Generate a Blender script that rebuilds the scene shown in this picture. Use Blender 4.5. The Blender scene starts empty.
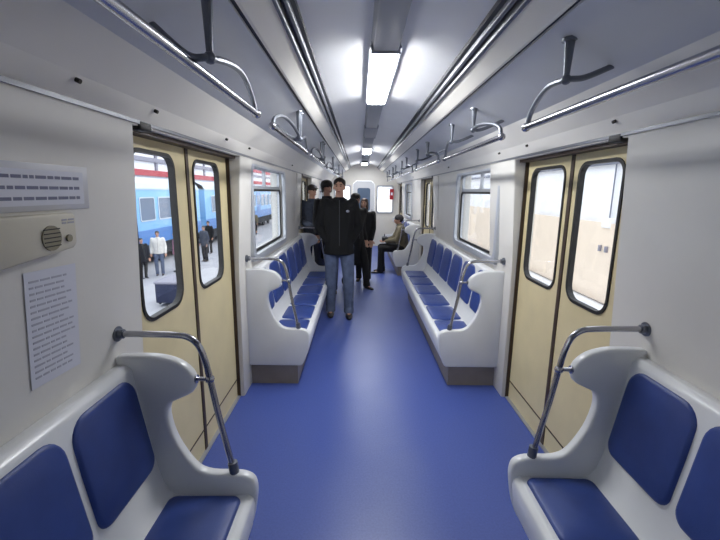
import bpy, bmesh, math, random
from mathutils import Vector, Matrix
random.seed(4)
SC = bpy.context.scene
COL = SC.collection
PI = math.pi

# ---------------------------------------------------------------- materials
def lin(c):
    return tuple(((v/255)/12.92 if v/255 <= .04045 else ((v/255+.055)/1.055)**2.4) for v in c) + (1,)

def mat(name, rgb, rough=.5, metal=0, noise=0, nscale=6, bump=0, bscale=60, spec=.5, emit=None, estr=0, stretch=None):
    m = bpy.data.materials.new(name); m.use_nodes = True
    nt = m.node_tree; b = nt.nodes['Principled BSDF']
    b.inputs['Base Color'].default_value = lin(rgb)
    b.inputs['Roughness'].default_value = rough
    b.inputs['Metallic'].default_value = metal
    b.inputs['Specular IOR Level'].default_value = spec
    tc = nt.nodes.new('ShaderNodeTexCoord')
    mp = nt.nodes.new('ShaderNodeMapping'); nt.links.new(tc.outputs['Object'], mp.inputs[0])
    if stretch: mp.inputs['Scale'].default_value = stretch
    if noise:
        n = nt.nodes.new('ShaderNodeTexNoise'); n.inputs['Scale'].default_value = nscale; n.inputs['Detail'].default_value = 5
        nt.links.new(mp.outputs[0], n.inputs['Vector'])
        r = nt.nodes.new('ShaderNodeValToRGB')
        c = lin(rgb)
        r.color_ramp.elements[0].position = .3; r.color_ramp.elements[1].position = .7
        r.color_ramp.elements[0].color = tuple(v*(1-noise) for v in c[:3])+(1,)
        r.color_ramp.elements[1].color = tuple(min(1, v*(1+noise)) for v in c[:3])+(1,)
        nt.links.new(n.outputs['Fac'], r.inputs[0]); nt.links.new(r.outputs[0], b.inputs['Base Color'])
    if bump:
        n2 = nt.nodes.new('ShaderNodeTexNoise'); n2.inputs['Scale'].default_value = bscale; n2.inputs['Detail'].default_value = 3
        nt.links.new(mp.outputs[0], n2.inputs['Vector'])
        bp = nt.nodes.new('ShaderNodeBump'); bp.inputs['Strength'].default_value = bump; bp.inputs['Distance'].default_value = .01
        nt.links.new(n2.outputs['Fac'], bp.inputs['Height']); nt.links.new(bp.outputs[0], b.inputs['Normal'])
    if emit:
        b.inputs['Emission Color'].default_value = lin(emit); b.inputs['Emission Strength'].default_value = estr
    return m

M = {}
M['wall'] = mat('wall_laminate', (213, 210, 203), .45, noise=.04, nscale=2.5, bump=.03)
M['upper'] = mat('upper_panel_laminate', (220, 217, 210), .4, noise=.03, nscale=3)
M['ceil'] = mat('ceiling_paint', (230, 230, 230), .35, noise=.03, nscale=3)
M['ceil_side'] = mat('side_ceiling_paint', (206, 208, 212), .4, noise=.04, nscale=3)
M['strip'] = mat('cream_ceiling_strip', (236, 232, 222), .35)
M['dark_line'] = mat('dark_gap', (52, 54, 60), .6)
M['alu'] = mat('aluminium', (176, 178, 184), .35, metal=.6)
M['rib'] = mat('grey_ceiling_rib', (128, 130, 136), .35, metal=.5)
M['chrome'] = mat('brushed_steel', (172, 172, 178), .22, metal=1, bump=.02, bscale=200)
M['dsteel'] = mat('dull_grey_steel', (118, 122, 130), .38, metal=.75)
M['plastic'] = mat('bench_plastic', (222, 223, 223), .28, noise=.02, nscale=8)
M['cushion'] = mat('blue_vinyl', (48, 70, 136), .42, noise=.12, nscale=9, bump=.12, bscale=300)
M['plinth'] = mat('plinth_brown_grey', (150, 140, 128), .5, noise=.1)
M['door'] = mat('door_cream_yellow', (208, 194, 152), .42, noise=.05, nscale=5)
M['rubber'] = mat('black_rubber', (26, 24, 24), .6)
M['brownrub'] = mat('dark_brown_strip', (62, 46, 34), .5)
M['screw'] = mat('dark_screw', (50, 46, 42), .5, metal=.3)
M['paper'] = mat('notice_paper', (206, 207, 216), .6, noise=.02)
M['frame_pl'] = mat('clear_holder_plastic', (190, 190, 194), .3)
M['ink'] = mat('grey_blue_ink', (112, 114, 136), .7)
M['ink2'] = mat('pale_grey_ink', (166, 167, 178), .7)
M['box'] = mat('intercom_beige', (196, 190, 172), .5, noise=.04)
M['grille'] = mat('intercom_grille', (140, 134, 112), .6)
M['winframe'] = mat('window_frame_grey', (190, 194, 200), .35, metal=.3)
M['black'] = mat('black_cloth', (5, 5, 6), .95, noise=.25, nscale=30, bump=.4, bscale=25)
M['coat'] = mat('black_wool', (11, 10, 12), .85, noise=.2, nscale=40, bump=.2)
M['bluejacket'] = mat('grey_blue_cloth', (50, 56, 70), .8, noise=.2, nscale=20, bump=.2)
M['navy'] = mat('navy_cloth', (34, 40, 66), .8, noise=.15, nscale=20)
M['jeans'] = mat('faded_denim', (84, 94, 116), .85, noise=.25, nscale=12, bump=.2)
M['olive'] = mat('olive_brown_cloth', (104, 96, 76), .8, noise=.2, nscale=15)
M['hat_grey'] = mat('dark_grey_knit', (58, 56, 60), .9, noise=.2, nscale=50, bump=.3)
M['skin'] = mat('skin', (176, 134, 112), .5, noise=.06, nscale=20)
M['hair'] = mat('dark_hair', (30, 24, 22), .6, noise=.3, nscale=60, bump=.4, bscale=120)
M['brownhair'] = mat('brown_hair', (70, 48, 38), .6, noise=.3, nscale=60, bump=.4, bscale=120)
M['eye'] = mat('eye_dark', (28, 22, 20), .2)
M['lip'] = mat('lip', (138, 82, 74), .5)
M['shoe'] = mat('dark_leather', (30, 27, 27), .4)
M['emblem'] = mat('pale_emblem', (150, 150, 158), .5)
M['white_cloth'] = mat('pale_grey_cloth', (206, 202, 196), .8, noise=.1, nscale=15)
M['pinkcloth'] = mat('mauve_cloth', (170, 120, 135), .8, noise=.1, nscale=15)
M['bag'] = mat('black_bag', (24, 24, 28), .5)
M['tblue'] = mat('train_light_blue', (120, 172, 216), .35, noise=.03)
M['tblue2'] = mat('train_mid_blue', (70, 120, 184), .35)
M['tglass'] = mat('train_window_dark', (92, 108, 130), .15)
M['troof'] = mat('train_roof', (176, 188, 200), .5)
M['tunder'] = mat('train_underframe', (40, 42, 48), .7)
M['ground'] = mat('pale_platform_concrete', (165, 164, 168), .8, noise=.08, nscale=1.5)
M['wslab'] = mat('white_paving', (226, 226, 228), .8, noise=.06, nscale=2)
M['swhite'] = mat('station_white', (226, 226, 230), .6, noise=.04)
M['sred'] = mat('station_red', (176, 66, 74), .6)
M['sgrey'] = mat('station_grey', (130, 128, 140), .6)
M['sbeige'] = mat('tile_beige', (222, 206, 188), .6, noise=.03)
M['pipe'] = mat('pipe_grey', (104, 108, 124), .5)
M['red'] = mat('red_enamel', (160, 30, 44), .4)
M['lamp_off'] = mat('lamp_housing_grey', (150, 152, 158), .4)
M['lamp_on'] = mat('lit_lamp_diffuser', (255, 255, 255), .5, emit=(250, 252, 255), estr=30)

def floor_mat():
    m = mat('blue_linoleum', (68, 90, 168), .3, noise=0)
    nt = m.node_tree; b = nt.nodes['Principled BSDF']
    tc = nt.nodes.new('ShaderNodeTexCoord')
    n1 = nt.nodes.new('ShaderNodeTexNoise'); n1.inputs['Scale'].default_value = 1.3; n1.inputs['Detail'].default_value = 6
    n2 = nt.nodes.new('ShaderNodeTexNoise'); n2.inputs['Scale'].default_value = 90; n2.inputs['Detail'].default_value = 2
    nt.links.new(tc.outputs['Object'], n1.inputs['Vector']); nt.links.new(tc.outputs['Object'], n2.inputs['Vector'])
    # paler, greyer band down the middle of the aisle, broken up by noise
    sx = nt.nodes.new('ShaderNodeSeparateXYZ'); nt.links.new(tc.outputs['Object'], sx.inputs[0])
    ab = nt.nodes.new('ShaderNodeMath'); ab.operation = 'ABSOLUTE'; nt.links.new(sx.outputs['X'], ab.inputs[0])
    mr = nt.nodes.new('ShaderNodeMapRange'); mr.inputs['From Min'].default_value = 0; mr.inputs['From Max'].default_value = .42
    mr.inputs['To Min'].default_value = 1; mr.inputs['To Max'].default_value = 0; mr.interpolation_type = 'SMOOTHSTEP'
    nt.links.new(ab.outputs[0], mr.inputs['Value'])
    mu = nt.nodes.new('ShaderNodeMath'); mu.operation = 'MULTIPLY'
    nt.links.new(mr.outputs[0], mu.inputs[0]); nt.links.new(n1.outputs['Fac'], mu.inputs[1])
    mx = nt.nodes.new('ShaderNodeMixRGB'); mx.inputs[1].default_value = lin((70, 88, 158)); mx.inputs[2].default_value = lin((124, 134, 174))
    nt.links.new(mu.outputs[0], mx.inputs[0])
    mx2 = nt.nodes.new('ShaderNodeMixRGB'); mx2.blend_type = 'OVERLAY'; mx2.inputs[0].default_value = .22
    nt.links.new(mx.outputs[0], mx2.inputs[1]); nt.links.new(n2.outputs['Fac'], mx2.inputs[2])
    nt.links.new(mx2.outputs[0], b.inputs['Base Color'])
    r = nt.nodes.new('ShaderNodeMapRange'); r.inputs['To Min'].default_value = .26; r.inputs['To Max'].default_value = .5
    nt.links.new(n1.outputs['Fac'], r.inputs['Value']); nt.links.new(r.outputs[0], b.inputs['Roughness'])
    return m
M['floor'] = floor_mat()

def glass_mat():
    m = bpy.data.materials.new('window_glass'); m.use_nodes = True
    nt = m.node_tree; nt.nodes.clear()
    o = nt.nodes.new('ShaderNodeOutputMaterial'); mix = nt.nodes.new('ShaderNodeMixShader')
    t = nt.nodes.new('ShaderNodeBsdfTransparent'); t.inputs[0].default_value = (.93, .95, .97, 1)
    g = nt.nodes.new('ShaderNodeBsdfGlossy'); g.inputs['Roughness'].default_value = .03
    lw = nt.nodes.new('ShaderNodeLayerWeight'); lw.inputs['Blend'].default_value = .5
    pw = nt.nodes.new('ShaderNodeMath'); pw.operation = 'POWER'; pw.inputs[1].default_value = 5
    f = nt.nodes.new('ShaderNodeMath'); f.operation = 'MULTIPLY_ADD'; f.inputs[1].default_value = .6; f.inputs[2].default_value = .03
    nt.links.new(lw.outputs['Facing'], pw.inputs[0]); nt.links.new(pw.outputs[0], f.inputs[0])
    nt.links.new(f.outputs[0], mix.inputs[0]); nt.links.new(t.outputs[0], mix.inputs[1]); nt.links.new(g.outputs[0], mix.inputs[2])
    nt.links.new(mix.outputs[0], o.inputs[0])
    return m
M['glass'] = glass_mat()

# ---------------------------------------------------------------- helpers
def box(bm, x0, x1, y0, y1, z0, z1):
    vs = [bm.verts.new((x, y, z)) for x in (x0, x1) for y in (y0, y1) for z in (z0, z1)]
    for f in ((0,1,3,2),(4,6,7,5),(0,4,5,1),(2,3,7,6),(0,2,6,4),(1,5,7,3)):
        bm.faces.new([vs[i] for i in f])

def prism(bm, pts, fn, a, b):
    """polygon pts swept from a to b; fn(u, v, t) gives the point"""
    A = [bm.verts.new(fn(u, v, a)) for u, v in pts]; B = [bm.verts.new(fn(u, v, b)) for u, v in pts]
    n = len(pts)
    bm.faces.new(A); bm.faces.new(B[::-1])
    for i in range(n):
        bm.faces.new((A[i], B[i], B[(i+1) % n], A[(i+1) % n]))

def tube(bm, pts, r, seg=12, cap=True):
    pts = [Vector(p) for p in pts]
    rings = []; up = None
    for i, p in enumerate(pts):
        a = pts[max(i-1, 0)]; b = pts[min(i+1, len(pts)-1)]
        t = (b-a).normalized()
        if up is None:
            up = t.orthogonal().normalized()
        up = (up - t*up.dot(t)).normalized()
        s = t.cross(up)
        rr = r[i] if isinstance(r, (list, tuple)) else r
        rings.append([bm.verts.new(p + (up*math.cos(k*2*PI/seg)+s*math.sin(k*2*PI/seg))*rr) for k in range(seg)])
    for A, B in zip(rings, rings[1:]):
        for k in range(seg):
            bm.faces.new((A[k], A[(k+1) % seg], B[(k+1) % seg], B[k]))
    if cap:
        bm.faces.new(rings[0][::-1]); bm.faces.new(rings[-1])

def smooth_path(pts, n=6):
    pts = [Vector(p) for p in pts]; out = []
    P = [pts[0]*2-pts[1]] + pts + [pts[-1]*2-pts[-2]]
    for i in range(1, len(P)-2):
        for k in range(n):
            t = k/n
            out.append(.5*((2*P[i])+(-P[i-1]+P[i+1])*t+(2*P[i-1]-5*P[i]+4*P[i+1]-P[i+2])*t*t+(-P[i-1]+3*P[i]-3*P[i+1]+P[i+2])*t**3))
    out.append(pts[-1]); return out

def smooth2(pts, n=4):
    return [(p.x, p.y) for p in smooth_path([(a, b, 0) for a, b in pts], n)]

def rrect(u0, u1, v0, v1, r, n=6, rt=None):
    rt = rt or r; out = []
    for cu, cv, rr, a0 in ((u1-r, v0+r, r, -90), (u1-rt, v1-rt, rt, 0), (u0+rt, v1-rt, rt, 90), (u0+r, v0+r, r, 180)):
        for k in range(n+1):
            a = math.radians(a0+90*k/n); out.append((cu+rr*math.cos(a), cv+rr*math.sin(a)))
    return out

def link(name, bm, m, parent=None, smooth=False, bevel=0, solid=None, bseg=2, angle=35):
    bmesh.ops.recalc_face_normals(bm, faces=bm.faces)
    me = bpy.data.meshes.new(name); bm.to_mesh(me); bm.free()
    o = bpy.data.objects.new(name, me); COL.objects.link(o)
    me.materials.append(M[m] if isinstance(m, str) else m)
    if parent: o.parent = parent
    if solid:
        s = o.modifiers.new('s', 'SOLIDIFY'); s.thickness = solid; s.offset = 0
    if bevel:
        b = o.modifiers.new('b', 'BEVEL'); b.width = bevel; b.segments = bseg; b.limit_method = 'ANGLE'; b.angle_limit = math.radians(40)
    if smooth or bevel:
        me.shade_smooth()
        me.set_sharp_from_angle(angle=math.radians(angle)) if not bevel else None
    return o

def plate(bm, outer, holes, fn, t0, t1):
    """flat plate with holes; thickness between fn(.,.,t0) and fn(.,.,t1)"""
    loops = []
    es = []
    for lp in [outer]+holes:
        vs = [bm.verts.new(fn(u, v, t0)) for u, v in lp]
        es += [bm.edges.new((vs[i], vs[(i+1) % len(vs)])) for i in range(len(vs))]
        loops.append(vs)
    r = bmesh.ops.triangle_fill(bm, edges=es, use_beauty=True, use_dissolve=False)
    faces = [g for g in r['geom'] if isinstance(g, bmesh.types.BMFace)]
    mp = {}
    for lp, vs in zip([outer]+holes, loops):
        for (u, v), w in zip(lp, vs): mp[w] = bm.verts.new(fn(u, v, t1))
    for f in faces: bm.faces.new([mp[v] for v in reversed(f.verts)])
    for vs in loops:
        for i in range(len(vs)):
            a, b = vs[i], vs[(i+1) % len(vs)]
            bm.faces.new((a, b, mp[b], mp[a]))

def tag(o, label, cat=None, group=None, kind=None):
    if label: o['label'] = label
    if cat: o['category'] = cat
    if group: o['group'] = group
    if kind: o['kind'] = kind
    return o

def empty(name, loc=(0, 0, 0), rz=0):
    e = bpy.data.objects.new(name, None); COL.objects.link(e)
    e.location = loc; e.rotation_euler.z = rz; e.empty_display_size = .1
    return e

def struct(name, bm, m, label=None, parent=None, **k):
    o = link(name, bm, m, parent, **k)
    if not parent:
        o['kind'] = 'structure'
        tag(o, label, 'room')
    return o

def copy_tree(o, parent=None):
    c = o.copy(); COL.objects.link(c); c.parent = parent
    for ch in list(o.children): copy_tree(ch, c)
    return c

def icoball(bm, c, rx, ry, rz, sub=2):
    m = Matrix.Translation(Vector(c)) @ Matrix.Diagonal((rx, ry, rz, 1))
    bmesh.ops.create_icosphere(bm, subdivisions=sub, radius=1, matrix=m)

# ---------------------------------------------------------------- car shell
Y0, Y1 = -4.5, 12.5
DOORS = {-1: [(1.63, 3.03), (6.20, 7.56), (11.10, 12.42)], 1: [(1.80, 3.06), (6.40, 7.77), (11.10, 12.42)]}
WINS = [(-.65, .70), (3.40, 4.88), (9.05, 10.35)]
DT = 1.93
SEAM = 1.945
def wx(z):            # inner wall face distance from the car's centre line
    return 1.08 if z < .9 else 1.08-.05*(z-.9)/(SEAM-.9)

bm = bmesh.new(); box(bm, -1.25, 1.25, Y0-.1, Y1+.1, -.08, 0)
struct('floor', bm, 'floor', 'blue linoleum floor running down the aisle of the carriage')

def wall(side, name):
    zs = [0, .9, 1.10, 1.50, 1.90, DT, SEAM]
    ys = sorted({Y0, Y1} | {v for d in DOORS[side] for v in d} | {v for w in WINS for v in w})
    bm = bmesh.new(); V = {}; faces = []
    def vert(i, j):
        if (i, j) not in V: V[(i, j)] = (bm.verts.new((side*wx(zs[j]), ys[i], zs[j])), bm.verts.new((side*1.21, ys[i], zs[j])))
        return V[(i, j)]
    def hole(i, j):
        if not (0 <= i < len(ys)-1 and 0 <= j < len(zs)-1): return True
        yc = (ys[i]+ys[i+1])/2; zc = (zs[j]+zs[j+1])/2
        if zc < DT and any(a < yc < b for a, b in DOORS[side]): return True
        return 1.10 < zc < 1.90 and any(a < yc < b for a, b in WINS)
    for i in range(len(ys)-1):
        for j in range(len(zs)-1):
            if hole(i, j): continue
            q = [vert(i, j), vert(i+1, j), vert(i+1, j+1), vert(i, j+1)]
            bm.faces.new([v[0] for v in q]); bm.faces.new([v[1] for v in q][::-1])
            for (a, b, di, dj) in ((0, 1, 0, -1), (1, 2, 1, 0), (2, 3, 0, 1), (3, 0, -1, 0)):
                if hole(i+di, j+dj):
                    bm.faces.new((q[a][0], q[b][0], q[b][1], q[a][1]))
    o = struct(name, bm, 'wall', 'cream laminate carriage side wall on the %s' % ('left' if side < 0 else 'right'))
    # door pocket panels standing proud of the window bay
    for a, b in ((DOORS[side][0][1]+.001, 3.34 if side < 0 else 3.62), (5.75 if side < 0 else 6.0, DOORS[side][1][0])):
        bm = bmesh.new()
        prism(bm, [(1.073, .0), (1.070, 1.15), (1.020, SEAM-.012), (1.125, SEAM-.012), (1.125, .0)], lambda u, v, t: (side*u, t, v), a, b)
        link('pocket_panel', bm, 'wall', o, bevel=.006)
    # upper leaning panel above the seam
    bm = bmesh.new()
    prism(bm, [(1.03, SEAM), (.995, 2.02), (.90, 2.15), (.95, 2.20), (1.21, 2.20), (1.21, SEAM)], lambda u, v, t: (side*u, t, v), Y0, Y1)
    link('upper_panel', bm, 'upper', o)
    bm = bmesh.new()
    prism(bm, [(1.022, SEAM-.008), (1.022, SEAM+.006), (1.06, SEAM+.006), (1.06, SEAM-.008)], lambda u, v, t: (side*u, t, v), Y0, Y1)
    link('seam_strip', bm, 'rib', o)
    spots = {-1: [1.29, 1.76, 2.66, 3.2, 5.2], 1: [1.86, 2.80, 3.34, 5.2, 8.6]}[side]
    for y in spots:
        bm = bmesh.new()
        c = Vector((side*.993, y, 2.0)); nrm = Vector((-side*.9, 0, -.42)).normalized()
        tube(bm, [c-nrm*.01, c+nrm*.004], .0075, 10)
        link('screw', bm, 'screw', o)
    return o
wallL = wall(-1, 'wall_left'); wallR = wall(1, 'wall_right')

# ceiling made of long panels
bm = bmesh.new()
arch = [(-.405, 2.43), (-.3, 2.475), (-.15, 2.497), (0, 2.505), (.15, 2.497), (.3, 2.475), (.405, 2.43)]
prism(bm, arch+[(.405, 2.58), (-.405, 2.58)], lambda u, v, t: (u, t, v), Y0, Y1)
struct('ceiling', bm, 'ceil', 'white curved centre ceiling panel above the aisle', smooth=True)
k = 1
for s in (-1, 1):
    sd = 'left' if s < 0 else 'right'
    F = lambda u, v, t: (s*u, t, v)
    bm = bmesh.new(); prism(bm, [(.905, 2.148), (.578, 2.292), (.578, 2.40), (.95, 2.25)], F, Y0, Y1)
    struct('ceiling_panel_%s' % sd, bm, 'ceil_side', 'grey blue sloping ceiling panel on the %s above the handrails' % sd)
    bm = bmesh.new(); prism(bm, [(.585, 2.300), (.553, 2.312), (.553, 2.40), (.585, 2.40)], F, Y0, Y1)
    struct('trim_%d' % k, bm, 'dark_line', 'dark shadow gap along the %s ceiling' % sd); k += 1
    bm = bmesh.new(); prism(bm, [(.556, 2.292), (.545, 2.296), (.46, 2.362), (.47, 2.42), (.556, 2.40)], F, Y0, Y1)
    struct('trim_%d' % k, bm, 'strip', 'cream strip along the %s ceiling' % sd); k += 1
    for a, b in (((.462, 2.350), (.448, 2.358)), ((.432, 2.375), (.418, 2.384))):
        bm = bmesh.new(); prism(bm, [a, b, (b[0]-.002, b[1]+.06), (a[0]+.004, a[1]+.07)], F, Y0, Y1)
        struct('trim_%d' % k, bm, 'rib', 'grey metal rib along the %s edge of the centre ceiling' % sd, bevel=.003); k += 1
    bm = bmesh.new(); prism(bm, [(.452, 2.39), (.40, 2.41), (.40, 2.5), (.452, 2.5)], F, Y0, Y1)
    struct('trim_%d' % k, bm, 'dark_line', 'dark gap between the ribs on the %s ceiling' % sd); k += 1
# roof skin so that no daylight leaks in
bm = bmesh.new()
prism(bm, [(-1.22, 2.19), (-.9, 2.45), (-.45, 2.6), (.45, 2.6), (.9, 2.45), (1.22, 2.19), (1.22, 2.30), (.9, 2.55), (.45, 2.68), (-.45, 2.68), (-.9, 2.55), (-1.22, 2.30)],
      lambda u, v, t: (u, t, v), Y0-.1, Y1+.1)
struct('roof', bm, 'troof', 'outer roof skin of the carriage')
# end walls
prof = [(-1.2, 0), (1.2, 0), (1.2, 2.2), (.45, 2.59), (-.45, 2.59), (-1.2, 2.2)]
bm = bmesh.new(); prism(bm, prof, lambda u, v, t: (u, t, v), Y0-.08, Y0)
struct('wall_back', bm, 'wall', 'end wall of the carriage behind the camera')
bm = bmesh.new()
holes = [rrect(-.90, -.42, 1.05, 1.86, .05), rrect(.42, .90, 1.05, 1.86, .05), [(-.34, .02), (.34, .02), (.34, 1.92), (.24, 2.02), (-.24, 2.02), (-.34, 1.92)]]
plate(bm, prof, holes, lambda u, v, t: (u, t, v), Y1, Y1+.08)
endw = struct('wall_end', bm, 'wall', 'far end wall of the carriage with arched door between two windows')
for s in (-1, 1):
    bm = bmesh.new(); plate(bm, rrect(s*.66-.27, s*.66+.27, 1.02, 1.89, .07), [rrect(s*.66-.225, s*.66+.225, 1.07, 1.84, .05)], lambda u, v, t: (u, t, v), Y1-.02, Y1)
    link('window_frame', bm, 'alu', endw)
    bm = bmesh.new(); prism(bm, rrect(s*.66-.24, s*.66+.24, 1.05, 1.86, .05), lambda u, v, t: (u, t, v), Y1+.03, Y1+.04)
    link('window_pane', bm, 'glass', endw)
# end door
ed = empty('door_end', (0, Y1+.03, 0)); ed['kind'] = 'structure'; tag(ed, 'grey arched end door at the far end of the aisle', 'door')
bm = bmesh.new()
do = [(-.335, .02), (.335, .02), (.335, 1.915), (.235, 2.01), (-.235, 2.01), (-.335, 1.915)]
plate(bm, do, [rrect(-.2, .2, 1.1, 1.8, .06)], lambda u, v, t: (u, t, v), 0, .04)
link('door_leaf', bm, 'ceil_side', ed)
bm = bmesh.new(); prism(bm, rrect(-.2, .2, 1.1, 1.8, .06), lambda u, v, t: (u, t, v), .015, .022); link('window_pane', bm, 'tglass', ed)
bm = bmesh.new(); tube(bm, smooth_path([(.26, 0, 1.0), (.26, -.04, 1.02), (.26, -.04, 1.12), (.26, 0, 1.14)]), .01, 8); link('handle', bm, 'chrome', ed, smooth=True)

# ---------------------------------------------------------------- sliding doors
def door(side, n, y0, y1):
    root = empty('door_%d' % n, (0, y0, 0)); root['kind'] = 'structure'
    w = y1-y0; c = w/2
    if n < 3: c = (2.335 if side < 0 else 2.42)-y0
    W2 = {1: ((1.76, 2.165), (2.42, 2.84)), 2: ((1.945, 2.335), (2.50, 2.965))}.get(n)
    tag(root, '%s pair of cream yellow sliding doors on the %s side' % (['nearest', 'second', 'farthest'][(n-1)//2], 'left' if side < 0 else 'right'), 'door')
    X0, X1 = 1.13, 1.154
    F = lambda u, v, t: (side*t, u, v)
    for i in (0, 1):
        a, b = (0.012, c-.018) if i == 0 else (c+.018, w-.012)
        wa, wb = (W2[i][0]-y0, W2[i][1]-y0) if W2 else (a+.10, b-.10)
        bm = bmesh.new()
        plate(bm, [(a, .0), (b, .0), (b, DT-.02), (a, DT-.02)], [rrect(wa, wb, 1.065, 1.85, .09, rt=.07)], F, X0, X1)
        leaf = link('door_leaf', bm, 'door', root)
        bm = bmesh.new()
        plate(bm, rrect(wa-.012, wb+.012, 1.053, 1.862, .10, rt=.08), [rrect(wa+.006, wb-.006, 1.071, 1.844, .084, rt=.064)], F, X0-.006, X1+.002)
        link('window_gasket', bm, 'rubber', leaf)
        bm = bmesh.new(); prism(bm, rrect(wa-.004, wb+.004, 1.061, 1.854, .09, rt=.07), F, X0+.014, X0+.019)
        link('window_pane', bm, 'glass', leaf)
        bm = bmesh.new(); box(bm, side*(X0-.004), side*(X0+.003), a+.002, b-.002, .150, .158)
        link('kick_line', bm, 'brownrub', leaf)
    bm = bmesh.new(); box(bm, side*(X0-.006), side*(X1-.002), c-.018, c+.018, 0, DT-.02)
    link('rubber_seal', bm, 'brownrub', root)
    # dark track across the lintel, side jamb strips
    bm = bmesh.new(); box(bm, side*1.06, side*1.19, 0.0, w, DT-.02, DT-.002)
    link('door_track', bm, 'brownrub', root)
    for a, b in ((.0, .010), (w-.010, w)):
        bm = bmesh.new(); box(bm, side*(1.105), side*1.16, a, b, 0, DT-.02)
        link('jamb_strip', bm, 'brownrub', root)
    bm = bmesh.new(); box(bm, side*1.02, side*1.075, .04, .13, DT-.015, DT+.02)
    link('door_stop', bm, 'rubber', root, bevel=.006)
    bm = bmesh.new(); box(bm, side*1.105, side*1.13, .0, w, .001, .010)
    link('threshold', bm, 'alu', root)
n = 1
for i in range(3):
    for s in (-1, 1):
        door(s, n, *DOORS[s][i]); n += 1

# ---------------------------------------------------------------- side windows
def window(side, n, y0, y1):
    root = empty('window_%d' % n, (0, y0, 1.10)); root['kind'] = 'structure'
    tag(root, '%s side window with a vent pane above its dark transom, on the %s' % (['rearmost', 'middle', 'farthest'][(n-1)//2], 'left' if side < 0 else 'right'), 'window')
    w = y1-y0; h = .80
    F = lambda u, v, t: (side*t, u, v)
    bm = bmesh.new(); plate(bm, rrect(-.035, w+.035, -.035, h+.035, .10), [rrect(.022, w-.022, .025, h-.02, .07)], F, 1.032, 1.072)
    link('window_frame', bm, 'winframe', root, bevel=.006)
    bm = bmesh.new(); plate(bm, rrect(.004, w-.004, .004, h-.004, .05), [rrect(.03, w-.03, .035, .575, .05)] + [rrect(.03+i*(w-.06)/2+(.01 if i else 0), .03+(i+1)*(w-.06)/2-(0 if i else .01), .625, h-.025, .03) for i in (0, 1)], F, 1.10, 1.13)
    link('sash', bm, 'winframe', root)
    bm = bmesh.new(); plate(bm, rrect(.02, w-.02, .025, .595, .06), [rrect(.042, w-.042, .047, .573, .045)], F, 1.088, 1.102)
    link('window_gasket', bm, 'rubber', root)
    bm = bmesh.new(); prism(bm, rrect(.024, w-.024, .03, .58, .05), F, 1.112, 1.118); link('window_pane', bm, 'glass', root)
    bm = bmesh.new(); prism(bm, rrect(.024, w-.024, .62, h-.02, .03), F, 1.112, 1.118); link('vent_pane', bm, 'glass', root)
    bm = bmesh.new(); box(bm, side*1.045, side*1.10, -.01, w+.01, -.03, -.005); link('window_sill', bm, 'alu', root, bevel=.004)
n = 1
for wv in WINS:
    for s in (-1, 1):
        window(s, n, *wv); n += 1

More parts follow.
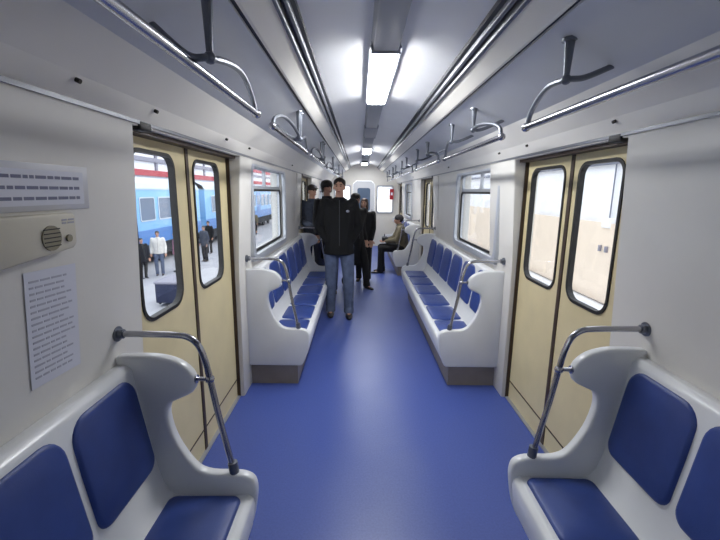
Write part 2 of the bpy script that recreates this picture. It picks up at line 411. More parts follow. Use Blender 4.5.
# ---------------------------------------------------------------- benches (side = +1 modelled, mirrored by function)
ARM = [(1.078, 1.045), (.99, 1.048), (.91, 1.045), (.835, 1.022), (.788, .98), (.776, .935), (.79, .895), (.84, .868), (.880, .845),
       (.893, .79), (.875, .70), (.838, .62), (.79, .555), (.735, .533), (.66, .531), (.605, .527), (.565, .505), (.552, .46), (.556, .40), (.575, .30), (.615, .205), (.66, .195)]
def make_bench(side, y0, nseat=6, pitch=.495, cw=.222, label=''):
    root = empty('bench_seat', (side*.8, y0, 0))
    tag(root, label, 'bench', 'blue cushioned benches along the carriage walls')
    L = nseat*pitch+.10; ox = -side*.8
    F = lambda u, v, t: (side*u+ox, t, v)
    shell = [(1.078, 1.012), (1.035, 1.015), (1.012, .995), (.985, .80), (.945, .56), (.925, .49), (.89, .445), (.74, .432), (.62, .442), (.585, .446), (.562, .43), (.558, .40), (.572, .30), (.61, .215), (.65, .20), (1.078, .20)]
    bm = bmesh.new(); prism(bm, shell, F, .045, L-.045)
    link('seat_shell', bm, 'plastic', root, bevel=.008)
    bm = bmesh.new(); box(bm, side*.665+ox, side*1.075+ox, .06, L-.06, 0.0, .205); link('plinth', bm, 'plinth', root)
    for i in (0, 1):
        bm = bmesh.new()
        prism(bm, smooth2(ARM, 3)+[(1.078, .195)], F, (0 if i == 0 else L-.05), (.05 if i == 0 else L))
        link('end_panel', bm, 'plastic', root, bevel=.014, bseg=3)
    # cushions
    ub = Vector((side*(1.018-.945), 0, .995-.56)).normalized()           # up along the back
    nb = Vector((-side*ub.z, 0, side*ub.x)); nb = nb if nb.x*side < 0 else -nb
    proto_b = proto_s = None
    for k in range(nseat):
        yc = .05+pitch*(k+.5)
        if proto_b is None:
            for kind in ('back_cushion', 'seat_cushion'):
                bm = bmesh.new()
                if kind == 'back_cushion':
                    org = Vector((side*.953+ox, 0, .590)); U = Vector((0, 1, 0)); W = ub; N = nb
                    out = rrect(-cw, cw, 0, .395, .05, rt=cw*.45)
                else:
                    org = Vector((side*.605+ox, 0, .440)); U = Vector((0, 1, 0)); W = Vector((side, 0, -.01)); N = Vector((0, 0, 1))
                    out = rrect(-cw, cw, 0, .295, .035)
                cx = sum(p[0] for p in out)/len(out); cy = sum(p[1] for p in out)/len(out)
                rings = []
                for sc, t in ((1, -.006), (1, .006), (.98, .013), (.92, .018), (.6, .021), (.25, .022)):
                    rings.append([bm.verts.new(org+U*(cx+(p[0]-cx)*sc)+W*(cy+(p[1]-cy)*sc)+N*t) for p in out])
                for A, B in zip(rings, rings[1:]):
                    for i in range(len(out)): bm.faces.new((A[i], A[(i+1) % len(out)], B[(i+1) % len(out)], B[i]))
                bm.faces.new(rings[0]); bm.faces.new(rings[-1])
                o = link(kind, bm, 'cushion', root, smooth=True, angle=60)
                o.location.y = yc
                if kind == 'back_cushion': proto_b = o
                else: proto_s = o
        else:
            for p in (proto_b, proto_s):
                c = p.copy(); COL.objects.link(c); c.parent = root; c.location.y = yc
    return root, L

def make_post(side, y, label, wall_x=1.078):
    root = empty('grab_rail', (side*1.07, y, 1.13))
    tag(root, label, 'grab rail', 'bent steel grab rails at the bench ends')
    def P(u, v, dy=0): return (side*(u-1.07), dy, v-1.13)
    bm = bmesh.new()
    pts = [P(wall_x-.016, 1.13), P(.98, 1.13), P(.86, 1.128), P(.80, 1.12), P(.762, 1.09), P(.742, 1.04), P(.727, .97), P(.70, .80), P(.665, .62), P(.648, .528)]
    tube(bm, smooth_path(pts, 5), .0125, 12); link('rail_tube', bm, 'chrome', root, smooth=True)
    bm = bmesh.new(); tube(bm, [P(wall_x, 1.13), P(wall_x-.014, 1.13)], .030, 16); tube(bm, [P(wall_x-.012, 1.13), P(wall_x-.033, 1.13)], .019, 12)
    link('wall_flange', bm, 'dsteel', root, smooth=True)
    bm = bmesh.new(); tube(bm, [P(.775, .945), P(.728, .945)], .009, 10); icoball(bm, P(.724, .945), .019, .019, .019); tube(bm, [P(.80, .945), P(.772, .945)], .018, 10)
    link('clamp', bm, 'chrome', root, smooth=True)
    bm = bmesh.new(); tube(bm, [P(.652, .575), P(.646, .526)], .02, 12)
    link('foot_collar', bm, 'dsteel', root, smooth=True)

PL = 6*.495+.10
benches = [(-1, 1.48-PL, 'bench at the bottom left beside the notices, its end panel nearest the camera'),
           (1, 1.60-PL, 'bench in the bottom right corner of the picture, before the nearest right door'),
           (-1, 3.20, 'middle bench on the left wall under the side window, behind the nearest left door'),
           (1, 3.20, 'middle bench on the right wall, empty, just past the nearest right door'),
           (-1, 7.90, 'farthest bench on the left side, hidden behind the standing people'),
           (1, 7.90, 'farthest bench on the right side, with a seated person on it')]
for i, (s, y, lab) in enumerate(benches):
    if i < 2: make_bench(s, y, 8, 2.97/8, .170, label=lab)
    elif i == 2: make_bench(s, y, 6, .472, .212, label=lab)
    else: make_bench(s, y, label=lab)
make_post(-1, 1.455, 'steel grab rail at the bottom left bench end, in front of the yellow door')
make_post(1, 1.575, 'steel grab rail at the bottom right bench end, in front of the yellow door')
make_post(-1, 3.225, 'steel grab rail at the near end of the middle left bench', 1.071)
make_post(1, 3.225, 'steel grab rail at the near end of the middle right bench', 1.071)
make_post(-1, 3.20+6*.472+.075, 'steel grab rail at the far end of the middle left bench, by the standing people')
make_post(1, 3.20+PL-.025, 'steel grab rail at the far end of the middle right bench')
make_post(1, 7.925, 'steel grab rail beside the seated person, at the farthest right bench')

# ---------------------------------------------------------------- overhead handrails
def ceil_z(x):
    x = abs(x); return 2.148+(.905-x)*(.144/.327)
def overhead(side, x, z, y0, y1, label, near=True, far=True):
    ho = .74 if side < 0 else .46
    root = empty('overhead_handrail', (side*x, y0, z))
    tag(root, label, 'handrail', 'overhead steel handrails hung from the ceiling')
    O = Vector((side*x, y0, z))
    L = y1-y0
    bm = bmesh.new(); tube(bm, [(0, 0, 0), (0, L, 0)], .0165, 14); link('rail_tube', bm, 'chrome', root, smooth=True)
    for e, (yy, d) in enumerate(((0, 1), (L, -1))):
        if (e == 0 and not near) or (e == 1 and not far): continue
        hx = side*(x-.045)
        hang = Vector((hx, y0+yy+d*ho, z+(.03 if side < 0 else .105))); top = Vector((hx, y0+yy+d*ho, ceil_z(hx)+.004))
        att = Vector((side*(x+.15), y0+yy+d*(ho-.04), ceil_z(x+.15)+.004))
        end = Vector((side*x, y0+yy, z))
        bm = bmesh.new()
        pts = [end-O+Vector((0, d*.012, 0)), Vector((side*x, y0+yy+d*.1*ho, z+.06))-O, Vector((side*(x-.02), y0+yy+d*.37*ho, z+.10))-O, Vector((hx, y0+yy+d*.7*ho, z+(.075 if side < 0 else .115)))-O, hang-O,
               hang-O+Vector((side*.07, 0, .008)), att-O]
        tube(bm, smooth_path(pts, 6), .0115, 10); link('bracket', bm, 'dsteel', root, smooth=True)
        bm = bmesh.new(); tube(bm, [top-O, hang-O], [.019, .010], 10); tube(bm, [top-O+Vector((0, 0, -.012)), top-O], .03, 12); icoball(bm, hang-O, .02, .02, .02)
        link('hanger', bm, 'dsteel', root, smooth=True)
        bm = bmesh.new(); icoball(bm, end-O, .023, .028, .023); link('end_cap', bm, 'chrome', root, smooth=True)
segs = [(-1.3, 2.08), (2.45, 4.02), (4.35, 6.05), (6.45, 8.1), (8.5, 10.1), (10.4, 12.1)]
where = ['nearest', 'second nearest', 'third nearest', 'fourth nearest', 'fifth', 'farthest']
for i, (a, b) in enumerate(segs):
    overhead(-1, .655, 2.055, a, b, '%s overhead handrail along the left ceiling, with curved brackets' % where[i], near=i > 0)
    overhead(1, .70, 2.01, a, b+.02, '%s overhead handrail along the right ceiling, with curved brackets' % where[i], near=i > 0)

# ---------------------------------------------------------------- ceiling lamps
def lamp(y0, y1, lit, label):
    root = empty('ceiling_lamp', (0, y0, 2.50)); tag(root, label, 'lamp', 'fluorescent lamps along the centre of the ceiling')
    L = y1-y0
    bm = bmesh.new(); prism(bm, [(-.09, -.036), (.09, -.036), (.09, -.028), (.07, -.02), (.07, .01), (-.07, .01), (-.07, -.02), (-.09, -.028)], lambda u, v, t: (u, t, v), 0, L)
    link('lamp_base', bm, 'lamp_off', root)
    bm = bmesh.new()
    prism(bm, [(-.075, -.036), (-.078, -.048), (-.07, -.060), (.07, -.060), (.078, -.048), (.075, -.036)], lambda u, v, t: (u, t, v), .02, L-.02)
    link('lamp_diffuser', bm, 'lamp_on' if lit else 'lamp_off', root, bevel=.006)
    for a in (0, L-.025):
        bm = bmesh.new(); box(bm, -.083, .083, a, a+.025, -.064, -.0); link('end_cap', bm, 'lamp_off', root, bevel=.005)
lamp(2.38, 3.73, True, 'bright lit fluorescent ceiling lamp nearest the camera')
lamp(-.6, .75, False, 'unlit fluorescent ceiling lamp above the camera position')
lamp(7.35, 8.5, True, 'second lit ceiling lamp, above the standing people')
lamp(11.0, 11.9, True, 'farthest lit ceiling lamp, before the end wall')
lamp(5.05, 5.95, False, 'unlit grey ceiling lamp between the two nearest lit lamps')
lamp(9.3, 10.2, False, 'unlit grey ceiling lamp between the two farthest lit lamps')
for a, b, lab in ((1.00, 2.36, 'grey ceiling channel before the nearest lit lamp'), (3.75, 5.03, 'grey ceiling channel just past the nearest lit lamp'), (5.97, 7.33, 'grey ceiling channel leading up to the second lit lamp'), (8.52, 9.28, 'grey ceiling channel beyond the second lit lamp')):
    bm = bmesh.new(); prism(bm, [(-.065, 2.44), (.065, 2.44), (.085, 2.51), (-.085, 2.51)], lambda u, v, t: (u, t, v), a, b)
    o = link('ceiling_channel', bm, 'lamp_off', bevel=.004); tag(o, lab, 'ceiling channel', 'channel covers between the lamps')

# ---------------------------------------------------------------- notices and intercom on the left wall
def word_lines(bm, y0, y1, z0, z1, n, h, seed, x):
    r = random.Random(seed)
    for i in range(n):
        z = z1-(z1-z0)*(i+.5)/n
        y = y0
        end = y1 - (r.random()*.25*(y1-y0) if n > 4 else .0)
        while y < end-.006:
            w = min(r.uniform(.014, .042), end-y)
            box(bm, x, x+.0006, y, y+w, z-h/2, z+h/2); y += w+.006
def on_wall(z): return -(wx(z))
root = empty('notice', (on_wall(1.68)+.001, 1.13, 1.682)); root.rotation_euler.y = math.radians(2.7)
tag(root, 'framed notice with three printed lines, above the intercom on the left wall', 'notice')
bm = bmesh.new(); box(bm, .0, .004, -.24, .21, -.066, .066); link('holder', bm, 'frame_pl', root, bevel=.0015)
bm = bmesh.new(); box(bm, .0041, .005, -.225, .185, -.05, .048); link('paper', bm, 'paper', root)
bm = bmesh.new(); word_lines(bm, -.215, .165, -.045, .043, 3, .009, 3, .0052); o = link('printed_lines', bm, 'ink', root); o['kind'] = 'stuff'
root = empty('intercom', (on_wall(1.54)+.0, 1.085, 1.546)); root.rotation_euler.y = math.radians(2.7)
tag(root, 'beige intercom box with a round speaker grille, on the left wall below the notice', 'intercom')
bm = bmesh.new(); prism(bm, [(-.2, -.075), (.135, -.045), (.15, -.03), (.15, .055), (.14, .062), (-.2, .062)], lambda u, v, t: (t, u, v), 0, .03)
link('case', bm, 'box', root, bevel=.006)
bm = bmesh.new(); tube(bm, [(.028, .045, -.005), (.034, .045, -.005)], .036, 24); link('speaker_grille', bm, 'grille', root, smooth=True)
for i in range(5):
    bm = bmesh.new(); box(bm, .0335, .0355, .045-.03, .045+.03, -.005-.024+i*.012, -.005-.021+i*.012); link('grille_slot', bm, 'screw', root)
bm = bmesh.new(); tube(bm, [(.029, .112, -.012), (.036, .112, -.012)], .011, 14); link('call_button', bm, 'grille', root, smooth=True)
bm = bmesh.new(); word_lines(bm, .09, .14, .03, .048, 2, .005, 8, .0305); link('caption', bm, 'ink2', root)
root = empty('printed_sheet', (on_wall(1.28)+.002, 1.148, 1.278)); root.rotation_euler = (math.radians(-2), math.radians(2.7), 0)
tag(root, 'white sheet of small printed text taped on the left wall under the intercom', 'sheet')
bm = bmesh.new(); box(bm, .0, .0012, -.10, .10, -.17, .17); link('paper', bm, 'paper', root)
bm = bmesh.new(); word_lines(bm, -.085, .085, -.15, .15, 17, .006, 5, .0014); o = link('printed_lines', bm, 'ink2', root); o['kind'] = 'stuff'
# red extinguisher-like panel near far end window
root = empty('red_box', (.86, Y1-.035, 1.62)); tag(root, 'small red box fixed on the far end wall right of the door', 'box')
bm = bmesh.new(); box(bm, -.06, .06, -.06, .03, -.16, .16); link('case', bm, 'red', root, bevel=.008)
bm = bmesh.new(); box(bm, -.03, .03, -.064, -.058, -.03, .05); link('plate', bm, 'paper', root)

# ---------------------------------------------------------------- people
def hull(bm, balls, sub=2):
    """convex hull of ellipsoids (centre, rx, ry, rz) added as one closed lump"""
    t = bmesh.new()
    for c, rx, ry, rz in balls: icoball(t, c, rx, ry, rz, sub)
    r = bmesh.ops.convex_hull(t, input=t.verts)
    kill = list({g for g in r['geom_interior'] + r['geom_unused'] if isinstance(g, bmesh.types.BMVert)})
    if kill: bmesh.ops.delete(t, geom=kill, context='VERTS')
    me = bpy.data.meshes.new('t'); t.to_mesh(me); t.free(); bm.from_mesh(me); bpy.data.meshes.remove(me)

def cap(bm, a, ra, b, rb): hull(bm, [(a, ra, ra, ra), (b, rb, rb, rb)], 2)

def fused(name, bm, m, parent, voxel=.01, smooth=6, flip=None):
    me = bpy.data.meshes.new('tmp'); bm.to_mesh(me); bm.free()
    o = bpy.data.objects.new('tmp', me); COL.objects.link(o)
    r = o.modifiers.new('r', 'REMESH'); r.mode = 'VOXEL'; r.voxel_size = voxel
    s = o.modifiers.new('s', 'SMOOTH'); s.iterations = smooth; s.factor = .5
    dg = bpy.context.evaluated_depsgraph_get(); dg.update()
    nm = bpy.data.meshes.new_from_object(o.evaluated_get(dg)); nm.name = name
    bpy.data.objects.remove(o); bpy.data.meshes.remove(me)
    nm.shade_smooth(); nm.materials.clear(); nm.materials.append(M[m])
    ob = bpy.data.objects.new(name, nm); COL.objects.link(ob); ob.parent = parent
    return ob

def hand(bm, wrist, d, side, curl=.5):
    """palm and five fingers leaving the wrist in direction d"""
    w = Vector(wrist); d = Vector(d).normalized()
    up = Vector((0, -1, 0)) if abs(d.y) < .8 else Vector((0, 0, 1))
    s = d.cross(up).normalized()          # across the palm
    nrm = s.cross(d).normalized()
    pe = w+d*.085
    hull(bm, [(w, .022, .022, .022)]+[(pe+s*q, .013, .013, .013) for q in (-.03, .03)]+[(w+d*.03+s*q, .014, .014, .014) for q in (-.026, .026)])
    for q, ln in ((-.031, .062), (-.0105, .075), (.0105, .07), (.031, .055)):
        a = pe+s*q; b = a+(d*(1-.3*curl)+nrm*curl*.5).normalized()*ln*.5; c = b+(d*(1-curl)+nrm*curl).normalized()*ln*.5
        cap(bm, a, .0095, b, .009); cap(bm, b, .009, c, .008)
    t0 = w+d*.03+s*(-.028*side); t1 = t0+(d*.6-s*side*.8).normalized()*.035; t2 = t1+(d*.9-s*side*.2+nrm*.4).normalized()*.03
    cap(bm, t0, .013, t1, .011); cap(bm, t1, .011, t2, .009)

def person(label, loc, rz, H=1.75, J=None, top='black', legs='navy', hat=None, hair='hair', coat=.80, group=None, girth=1.0,
           voxel=.011, collar=True, emblem=False, longhair=False, headturn=0, shoes='shoe', detail=True, sit=False, hood=False):
    root = empty('person', loc, rz); tag(root, label, 'person', group)
    s = H/1.75
    D = dict(aL=(.10, .02, .085), aR=(-.10, .02, .085), kL=(.105, -.015, .49), kR=(-.105, -.015, .49), hL=(.09, 0, .90), hR=(-.09, 0, .90),
             sL=(.185, 0, 1.425), sR=(-.185, 0, 1.425), eL=(.25, .03, 1.13), eR=(-.25, .03, 1.13), wL=(.255, -.07, .88), wR=(-.255, -.07, .88),
             pelvis=(0, 0, .93), waist=(0, 0, 1.08), chest=(0, 0, 1.30), neck=(0, .005, 1.46), head=(0, -.012, 1.635), dL=(0, -.15, -1), dR=(0, -.15, -1))
    D.update(J or {})
    P = {k: Vector(v)*s for k, v in D.items()}
    for k in ('dL', 'dR'): P[k] = Vector(D[k])
    hd = P['head']; R = Matrix.Rotation(headturn, 3, 'Z')
    sb = s; s = s*.90
    sh = s
    def hp(x, y, z): return hd + R @ (Vector((x, y, z))*sh)
    # body ----------------------------------------------------------------
    bm = bmesh.new()
    hull(bm, [(hp(0, .012, .028), .074*s, .090*s, .082*s), (hp(0, -.03, -.02), .058*s, .058*s, .065*s), (hp(0, -.045, -.075), .030*s, .028*s, .026*s)])
    hull(bm, [(hp(0, -.088, .012), .009*s, .010*s, .012*s), (hp(0, -.104, -.024), .013*s, .013*s, .010*s)])
    for q in (-1, 1): icoball(bm, hp(q*.076, .01, -.01), .010*s, .020*s, .032*s)
    icoball(bm, hp(0, -.088, -.055), .022*s, .012*s, .010*s)
    sh = s; s = sb
    HP = hp
    cap(bm, P['neck'], .055*s, HP(0, .015, -.06), .050*s)
    hull(bm, [(P['chest'], .15*s, .10*s, .13*s), (P['waist'], .125*s, .09*s, .08*s), (P['sL']-Vector((.03*s, 0, .02*s)), .05*s, .05*s, .05*s), (P['sR']+Vector((.03*s, 0, -.02*s)), .05*s, .05*s, .05*s), (P['neck']-Vector((0, 0, .03)), .05*s, .05*s, .03*s)])
    hull(bm, [(P['waist'], .125*s, .09*s, .08*s), (P['pelvis'], .15*s, .10*s, .09*s)])
    for q in 'LR':
        cap(bm, P['s'+q], .050*s, P['e'+q], .038*s); cap(bm, P['e'+q], .038*s, P['w'+q], .025*s)
        hand(bm, P['w'+q], P['d'+q], 1 if q == 'L' else -1)
        cap(bm, P['h'+q], .085*s, P['k'+q], .055*s); cap(bm, P['k'+q], .053*s, P['a'+q], .036*s)
        f = P['a'+q]; hull(bm, [(f+Vector((0, .02, -.035))*s, .026*s, .028*s, .03*s), (f+Vector((0, -.10, -.05))*s, .028*s, .03*s, .014*s)])
    body = fused('body', bm, 'skin', root, voxel*.8, 3)
    # face
    for q in (-1, 1):
        b2 = bmesh.new(); icoball(b2, hp(q*.030, -.082, .012), .011*s, .009*s, .007*s, 1); link('eye', b2, 'eye', body, smooth=True)
        b2 = bmesh.new(); tube(b2, [hp(q*.016, -.091, .031), hp(q*.032, -.089, .036), hp(q*.048, -.078, .031)], .004*s, 6); link('eyebrow', b2, hair, body, smooth=True)
    b2 = bmesh.new(); icoball(b2, hp(0, -.098, -.056), .023*s, .006*s, .007*s, 1); link('mouth', b2, 'lip', body, smooth=True)
    # hair
    bm = bmesh.new()
    hull(bm, [(hp(0, .028, .052), .080*s, .088*s, .072*s), (hp(0, .048, .0), .074*s, .060*s, .055*s)])
    if longhair:
        for q in (-1, 1): hull(bm, [(hp(q*.062, .03, .02), .028*s, .05*s, .05*s), (hp(q*.065, .035, -.10), .030*s, .045*s, .05*s)])
    fused('hair', bm, hair, root, voxel*.8, 3)
    if hat:
        bm = bmesh.new()
        if hat[0] == 'cap':
            hull(bm, [(hp(0, .015, .06), .092*s, .102*s, .062*s), (hp(0, .02, .03), .09*s, .10*s, .02*s)])
            hull(bm, [(hp(-.05, -.09, .052), .02*s, .02*s, .007*s), (hp(.05, -.09, .052), .02*s, .02*s, .007*s), (hp(0, -.15, .044), .035*s, .02*s, .006*s)])
        elif hat[0] == 'fur':
            hull(bm, [(hp(0, .012, .07), .092*s, .104*s, .06*s), (hp(0, .02, .03), .098*s, .106*s, .035*s)])
            for q in (-1, 1): hull(bm, [(hp(q*.085, .02, .02), .022*s, .05*s, .04*s), (hp(q*.08, .01, -.05), .018*s, .035*s, .03*s)])
        else:
            hull(bm, [(hp(0, .015, .055), .09*s, .10*s, .075*s), (hp(0, .02, .02), .088*s, .098*s, .03*s)])
        fused('hat', bm, hat[1], root, voxel, 3)
    # trousers
    bm = bmesh.new()
    hull(bm, [(P['pelvis']+Vector((0, 0, .04)), .155*s*girth, .115*s*girth, .09*s), (P['hL'], .095*s, .10*s, .09*s), (P['hR'], .095*s, .10*s, .09*s)])
    for q in 'LR':
        a = P['a'+q]
        cap(bm, P['h'+q], .102*s, P['k'+q], .074*s); cap(bm, P['k'+q], .074*s, a+Vector((0, .0, .0)), .062*s)
        hull(bm, [(a+Vector((0, 0, .02))*s, .066*s, .07*s, .02*s), (a+Vector((0, -.005, -.035))*s, .066*s, .075*s, .014*s)])
    fused('trousers', bm, legs, root, voxel, 4)
    for q in 'LR':
        bm = bmesh.new(); f = P['a'+q]
        hull(bm, [(f+Vector((0, .035, -.05))*s, .042*s, .042*s, .034*s), (f+Vector((0, -.09, -.06))*s, .048*s, .05*s, .025*s), (f+Vector((0, -.165, -.065))*s, .036*s, .035*s, .02*s)])
        fused('shoe', bm, shoes, root, voxel, 2)
    # jacket / coat
    bm = bmesh.new(); g = girth
    hull(bm, [(P['chest'], .185*s*g, .135*s*g, .12*s), (P['waist'], .175*s*g, .14*s*g, .07*s), (P['sL']-Vector((.02*s, 0, .01*s)), .07*s*g, .075*s*g, .06*s), (P['sR']+Vector((.02*s, 0, -.01*s)), .07*s*g, .075*s*g, .06*s), (P['neck']-Vector((0, 0, .02*s)), .085*s, .08*s, .03*s)])
    hem = Vector((P['pelvis'].x, P['pelvis'].y, coat*s)) if not sit else P['pelvis']
    hull(bm, [(P['waist'], .175*s*g, .14*s*g, .07*s), (P['pelvis'], .19*s*g, .15*s*g, .06*s)])
    if not sit: hull(bm, [(P['pelvis'], .19*s*g, .15*s*g, .06*s), (hem+Vector((0, 0, .02)), .20*s*g, .16*s*g, .02*s)])
    for q in 'LR':
        cap(bm, P['s'+q], .080*s*g, P['e'+q], .066*s*g); cap(bm, P['e'+q], .066*s*g, P['w'+q].lerp(P['e'+q], .06), .048*s)
    if collar: hull(bm, [(P['neck']+Vector((0, .01, -.01))*s, .085*s, .085*s, .02*s), (P['neck']+Vector((0, .0, .045))*s, .078*s, .078*s, .015*s)])
    if hood: hull(bm, [(P['neck']+Vector((0, .09, .0))*s, .12*s, .06*s, .06*s), (P['neck']+Vector((0, .13, -.10))*s, .09*s, .05*s, .06*s)])
    jk = fused('jacket' if coat > .6 else 'coat', bm, top, root, voxel, 4)
    if emblem:
        b2 = bmesh.new(); c = P['chest']+Vector((.10, -.140*g, .05))*s; icoball(b2, c, .022, .022, .018, 2); link('emblem', b2, 'emblem', jk, smooth=True)
    # front zip line
    b2 = bmesh.new(); tube(b2, [P['neck']+Vector((0, -.085, .02))*s, P['chest']+Vector((0, -.134*g, 0))*s, P['waist']+Vector((0, -.139*g, 0))*s, P['pelvis']+Vector((0, -.149*g, 0))*s], .004, 6)
    link('zip', b2, 'dark_line' if top != 'olive' else 'brownrub', jk)
    return root

# man at the front of the group
person('tall man in black puffy jacket and faded jeans standing nearest the camera in the aisle', (-.40, 5.25, 0), math.radians(4), H=1.86, top='black', legs='jeans', coat=.80,
       girth=1.0, emblem=True, hood=True, headturn=math.radians(-8), voxel=.009,
       J=dict(aL=(.125, -.02, .085), kL=(.12, -.03, .49), aR=(-.11, .06, .085), kR=(-.105, .0, .49), sL=(.165, 0, 1.43), sR=(-.17, 0, 1.43), eL=(.235, .05, 1.14), eR=(-.25, .05, 1.15), wL=(.15, -.03, .98), wR=(-.15, -.03, .98), dL=(-.6, .2, -.5), dR=(.6, .2, -.5)))
person('person in dark fur hat and black coat half hidden behind the tall man', (-.66, 6.50, 0), math.radians(10), H=1.86, top='coat', legs='navy', coat=.55, hat=('fur', 'hair'), headturn=math.radians(25), girth=.8,
       J=dict(sL=(.14, 0, 1.42), sR=(-.14, 0, 1.42), eL=(.18, .02, 1.13), wL=(.16, -.1, .95), eR=(-.18, .02, 1.13), wR=(-.16, -.1, .95)))
person('man in grey blue jacket and peaked cap standing by the second left door', (-.96, 7.02, 0), math.radians(30), H=1.80, top='bluejacket', legs='navy', coat=.82, hat=('cap', 'hair'), headturn=math.radians(10),
       J=dict(eL=(.23, .0, 1.14), wL=(.10, -.20, 1.10), dL=(-.8, -.5, .2), eR=(-.22, .0, 1.14), wR=(-.10, -.20, 1.06), dR=(.8, -.5, .2)), girth=.92)
person('woman in dark hat and long black coat stepping right behind the tall man', (-.20, 6.95, 0), math.radians(38), H=1.66, top='coat', legs='coat', coat=.42, hair='brownhair', hat=('knit', 'hair'), girth=.88,
       J=dict(aL=(.09, -.24, .085), kL=(.10, -.17, .50), aR=(-.09, .20, .10), kR=(-.09, .03, .48), eL=(.2, .05, 1.12), wL=(.2, -.06, .9), eR=(-.2, .05, 1.12), wR=(-.2, -.06, .9)))
person('woman in black coat with bare brown hair, rightmost of those standing', (-.045, 7.45, 0), math.radians(-12), H=1.57, top='coat', legs='coat', coat=.5, hair='brownhair', longhair=True, girth=.86,
       J=dict(eL=(.2, .03, 1.12), wL=(.18, -.08, .9), eR=(-.2, .03, 1.12), wR=(-.18, -.08, .9)))
# seated person on the far right bench, facing the aisle (-x) and leaning forward
person('seated person in dark hat and olive jacket leaning forward on the farthest right bench', (.78, 8.28, 0), math.radians(-90), H=1.70, top='olive', legs='coat', coat=.8, hat=('knit', 'hat_grey'), sit=True, girth=.95,
       J=dict(pelvis=(0, 0, .56), waist=(0, .0, .70), chest=(0, -.03, .88), neck=(0, -.06, 1.02), head=(0, -.10, 1.15), hL=(.09, -.03, .55), hR=(-.09, -.03, .55),
              kL=(.11, -.46, .55), kR=(-.11, -.46, .55), aL=(.11, -.48, .085), aR=(-.11, -.42, .085), sL=(.18, -.04, .98), sR=(-.18, -.04, .98), eL=(.22, -.16, .74), eR=(-.22, -.16, .74),
              wL=(.10, -.36, .70), wR=(-.10, -.36, .70), dL=(-.5, -.8, -.2), dR=(.5, -.8, -.2)))
# handbag on the lap
root = empty('handbag', (.40, 8.28, .655)); tag(root, 'black handbag on the lap of the seated person', 'bag')
bm = bmesh.new(); box(bm, -.05, .07, -.10, .10, .0, .11); link('bag_body', bm, 'bag', root, bevel=.02)
bm = bmesh.new(); tube(bm, smooth_path([(0, -.07, .10), (0, -.05, .16), (0, .05, .16), (0, .07, .10)]), .006, 8); link('handle', bm, 'bag', root, smooth=True)

# ---------------------------------------------------------------- outside, left: low platform and a blue train
GZ = -1.55
bm = bmesh.new(); box(bm, -30, -1.6, -6, 60, GZ-.1, GZ)
struct('ground', bm, 'ground', 'pale concrete station ground outside the left windows')
bm = bmesh.new(); box(bm, -6.3, -3.2, -4, 9.6, GZ, GZ+.05)
o = struct('path', bm, 'wslab', 'bright white paving beside the carriage, seen through the left door')
def train(x0, y0, y1, label):
    root = empty('train', (x0, y0, GZ)); tag(root, label, 'train')
    L = y1-y0; B = .95; T = 3.25
    prof = [(0, B), (0, T), (-.12, T+.22), (-.5, T+.42), (-1.3, T+.5), (-2.1, T+.42), (-2.5, T+.22), (-2.6, T), (-2.6, B)]
    bm = bmesh.new(); prism(bm, prof, lambda u, v, t: (u, t, v), 0, L); body = link('train_body', bm, 'tblue', root)
    bm = bmesh.new(); box(bm, -.002, .012, .0, L, B+.02, B+.62); link('lower_stripe', bm, 'tblue2', root)
    bm = bmesh.new(); box(bm, -.002, .03, .0, L, T-.03, T+.03); link('gutter', bm, 'troof', root)
    bm = bmesh.new(); prism(bm, [(p[0]*1.005, p[1]+.012) for p in prof[1:8]], lambda u, v, t: (u, t, v), 0, L); link('train_roof', bm, 'troof', root)
    bm = bmesh.new(); box(bm, -2.3, -.3, .6, L-.6, .35, B); link('underframe', bm, 'tunder', root)
    y = 1.0; i = 0
    while y < L-2.2:
        if i % 4 == 3:
            bm = bmesh.new(); box(bm, .0, .02, y, y+1.2, B+.05, T-.15); d = link('train_door', bm, 'tblue2', root)
            for q in (0, 1):
                bm = bmesh.new(); prism(bm, rrect(y+.14+q*.54, y+.52+q*.54, B+1.1, T-.4, .06), lambda u, v, t: (t, u, v), .015, .03); link('door_window', bm, 'tglass', d)
            y += 1.5
        else:
            bm = bmesh.new(); plate(bm, rrect(y-.05, y+1.15, B+.98, T-.33, .09), [rrect(y, y+1.1, B+1.03, T-.38, .07)], lambda u, v, t: (t, u, v), .0, .03); f = link('train_window', bm, 'troof', root)
            bm = bmesh.new(); prism(bm, rrect(y, y+1.1, B+1.03, T-.38, .07), lambda u, v, t: (t, u, v), .004, .012); link('pane', bm, 'tglass', f)
            y += 1.5
        i += 1
    for wy in (1.8, 3.8, L-3.8, L-1.8):
        for dx in (-.5, -2.1):
            bm = bmesh.new(); tube(bm, [(dx, wy, .45), (dx+.12, wy, .45)], .45, 20); link('wheel', bm, 'tunder', root)
train(-8.9, 3.0, 22.0, 'pale blue railway carriage standing across the platform, left of the second carriage')
train(-8.9, 22.8, 42.0, 'pale blue railway carriage farther along the track, seen through the side window')
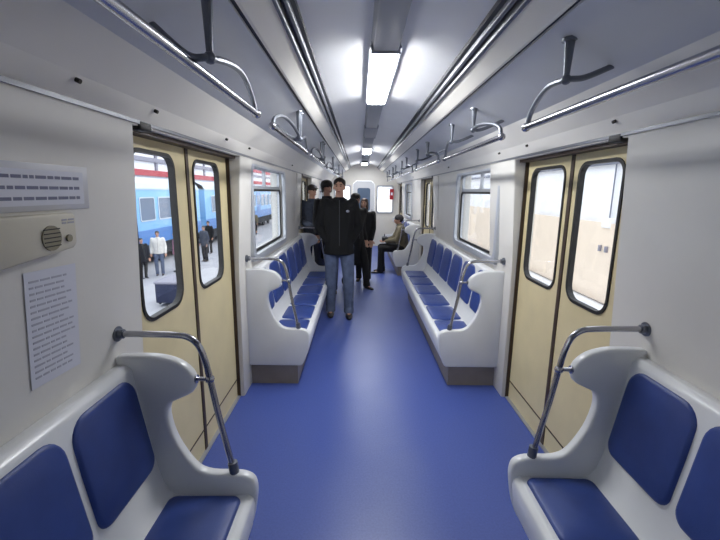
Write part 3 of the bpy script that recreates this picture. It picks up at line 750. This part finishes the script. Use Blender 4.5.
# station building behind
bm = bmesh.new(); box(bm, -13.6, -13.2, 0, 60, GZ, 6.5)
bw = struct('wall_station_left', bm, 'swhite', 'white station building wall with red bands behind the blue train')
for z0, z1, m in ((2.5, 2.85, 'sred'), (3.35, 3.6, 'sgrey'), (3.9, 4.9, 'sred')):
    bm = bmesh.new(); box(bm, -13.2, -13.05, 0, 60, z0, z1); link('wall_band', bm, m, bw)
i = 0
for y in [6, 10, 14, 18, 22, 26, 30, 34]:
    bm = bmesh.new(); box(bm, -13.2, -13.1, y, y+.25, 2.85, 3.9); link('wall_post', bm, 'sgrey', bw)
person('person in pale jacket and jeans standing on the platform seen through the left door window', (-7.75, 14.9, GZ), math.radians(20), H=1.7, top='white_cloth', legs='jeans', coat=.85, voxel=.02)
person('person in black clothes outside, left of the one in pale jacket and jeans', (-8.05, 14.3, GZ), math.radians(60), H=1.5, top='coat', legs='coat', coat=.7, voxel=.02, girth=1.1)
person('person in mauve jacket on the platform, seen through the left door window', (-7.4, 15.6, GZ), math.radians(-60), H=1.62, top='pinkcloth', legs='navy', coat=.75, voxel=.02)
person('person in grey blue jacket on the platform, seen through the farther left door pane', (-7.2, 18.0, GZ), math.radians(-30), H=1.65, top='bluejacket', legs='coat', coat=.75, voxel=.02)
person('person in black coat on the platform, seen through the left side window', (-6.6, 24.0, GZ), math.radians(10), H=1.7, top='coat', legs='coat', coat=.6, voxel=.02)
person('person in mauve jacket on the platform, seen through the left side window', (-7.4, 24.4, GZ), math.radians(-40), H=1.66, top='pinkcloth', legs='jeans', coat=.75, voxel=.02)
person('person in dark coat outside, leftmost of the pair seen through the farther left door pane', (-7.9, 20.4, GZ), math.radians(-10), H=1.68, top='coat', legs='coat', coat=.6, voxel=.02)
person('person in brown coat outside, seen low in the left side window', (-7.9, 29.5, GZ), math.radians(-10), H=1.72, top='olive', legs='navy', coat=.6, voxel=.02)
root = empty('equipment_crate', (-5.45, 11.2, GZ+.05)); tag(root, 'dark grey equipment crate on the white paving outside the left door', 'crate')
bm = bmesh.new(); box(bm, -.35, .35, -.5, .5, .06, .62); link('crate_body', bm, 'navy', root, bevel=.02)
bm = bmesh.new(); box(bm, -.37, .37, -.52, .52, .60, .66); link('lid', bm, 'sgrey', root, bevel=.01)
for a in (-.28, .28):
    for b in (-.4, .4):
        bm = bmesh.new(); tube(bm, [(a-.02, b, .04), (a+.02, b, .04)], .04, 12); link('wheel', bm, 'rubber', root)

# ---------------------------------------------------------------- outside, right: pale wall with pipes
bm = bmesh.new(); box(bm, 1.6, 3.4, -6, 60, GZ-.1, GZ)
struct('ground_track', bm, 'ground', 'pale ground outside the right windows')
bm = bmesh.new(); box(bm, 3.2, 3.5, -6, 60, GZ, 2.75)
rw = struct('wall_station_right', bm, 'swhite', 'white upper wall with beige lower cladding outside the right windows')
bm = bmesh.new(); box(bm, 3.15, 3.2, -6, 60, .25, 1.31); link('beige_cladding', bm, 'sbeige', rw)
bm = bmesh.new(); box(bm, 3.0, 3.2, -6, 60, GZ, .22); link('wall_plinth', bm, 'swhite', rw)
root = empty('wall_pipe', (3.14, 0, 2.1)); tag(root, 'grey pipe running high along the wall outside the right door', 'pipe')
bm = bmesh.new(); tube(bm, [(0, -5, 0), (0, 50, 0)], .035, 10); link('pipe_run', bm, 'pipe', root, smooth=True)
root = empty('conduit', (3.17, 5.25, 1.28)); tag(root, 'thin grey conduit with switch box on the wall outside the right door', 'conduit')
bm = bmesh.new(); tube(bm, [(0, 0, .10), (0, 0, .80)], .009, 8); link('conduit_tube', bm, 'pipe', root, smooth=True)
bm = bmesh.new(); box(bm, -.05, .03, -.08, .08, -.03, .10); link('switch_box', bm, 'swhite', root, bevel=.008)
for q in (-1, 1):
    bm = bmesh.new(); box(bm, -.055, -.02, q*.07-.018, q*.07+.018, -.35, -.27); link('socket', bm, 'sgrey', root, bevel=.004)

# ---------------------------------------------------------------- light
w = bpy.data.worlds.new('World'); SC.world = w; w.use_nodes = True
bg = w.node_tree.nodes['Background']; bg.inputs[0].default_value = (.93, .965, 1, 1); bg.inputs[1].default_value = 1.7

# ---------------------------------------------------------------- camera
TH, YA, RO = .195, .004, .012
Fv = Vector((math.sin(YA)*math.cos(TH), math.cos(YA)*math.cos(TH), -math.sin(TH)))
Rv = Vector((math.cos(YA), -math.sin(YA), 0)); Uv = Rv.cross(Fv)
R2 = Rv*math.cos(RO)+Uv*math.sin(RO); U2 = -Rv*math.sin(RO)+Uv*math.cos(RO)
cam = bpy.data.cameras.new('Camera'); co = bpy.data.objects.new('Camera', cam); COL.objects.link(co)
cam.sensor_width = 36; cam.lens = 395.4/720*36; cam.clip_start = .02; cam.clip_end = 200
co.matrix_world = Matrix(((R2.x, U2.x, -Fv.x, -.139), (R2.y, U2.y, -Fv.y, 0), (R2.z, U2.z, -Fv.z, 1.68), (0, 0, 0, 1)))
SC.camera = co
SC.view_settings.view_transform = 'Standard'; SC.view_settings.look = 'None'
SC.view_settings.gamma = 1; SC.view_settings.use_curve_mapping = False
SC.view_settings.exposure = .9
SC.cycles.max_bounces = 10; SC.cycles.diffuse_bounces = 6; SC.cycles.transparent_max_bounces = 16
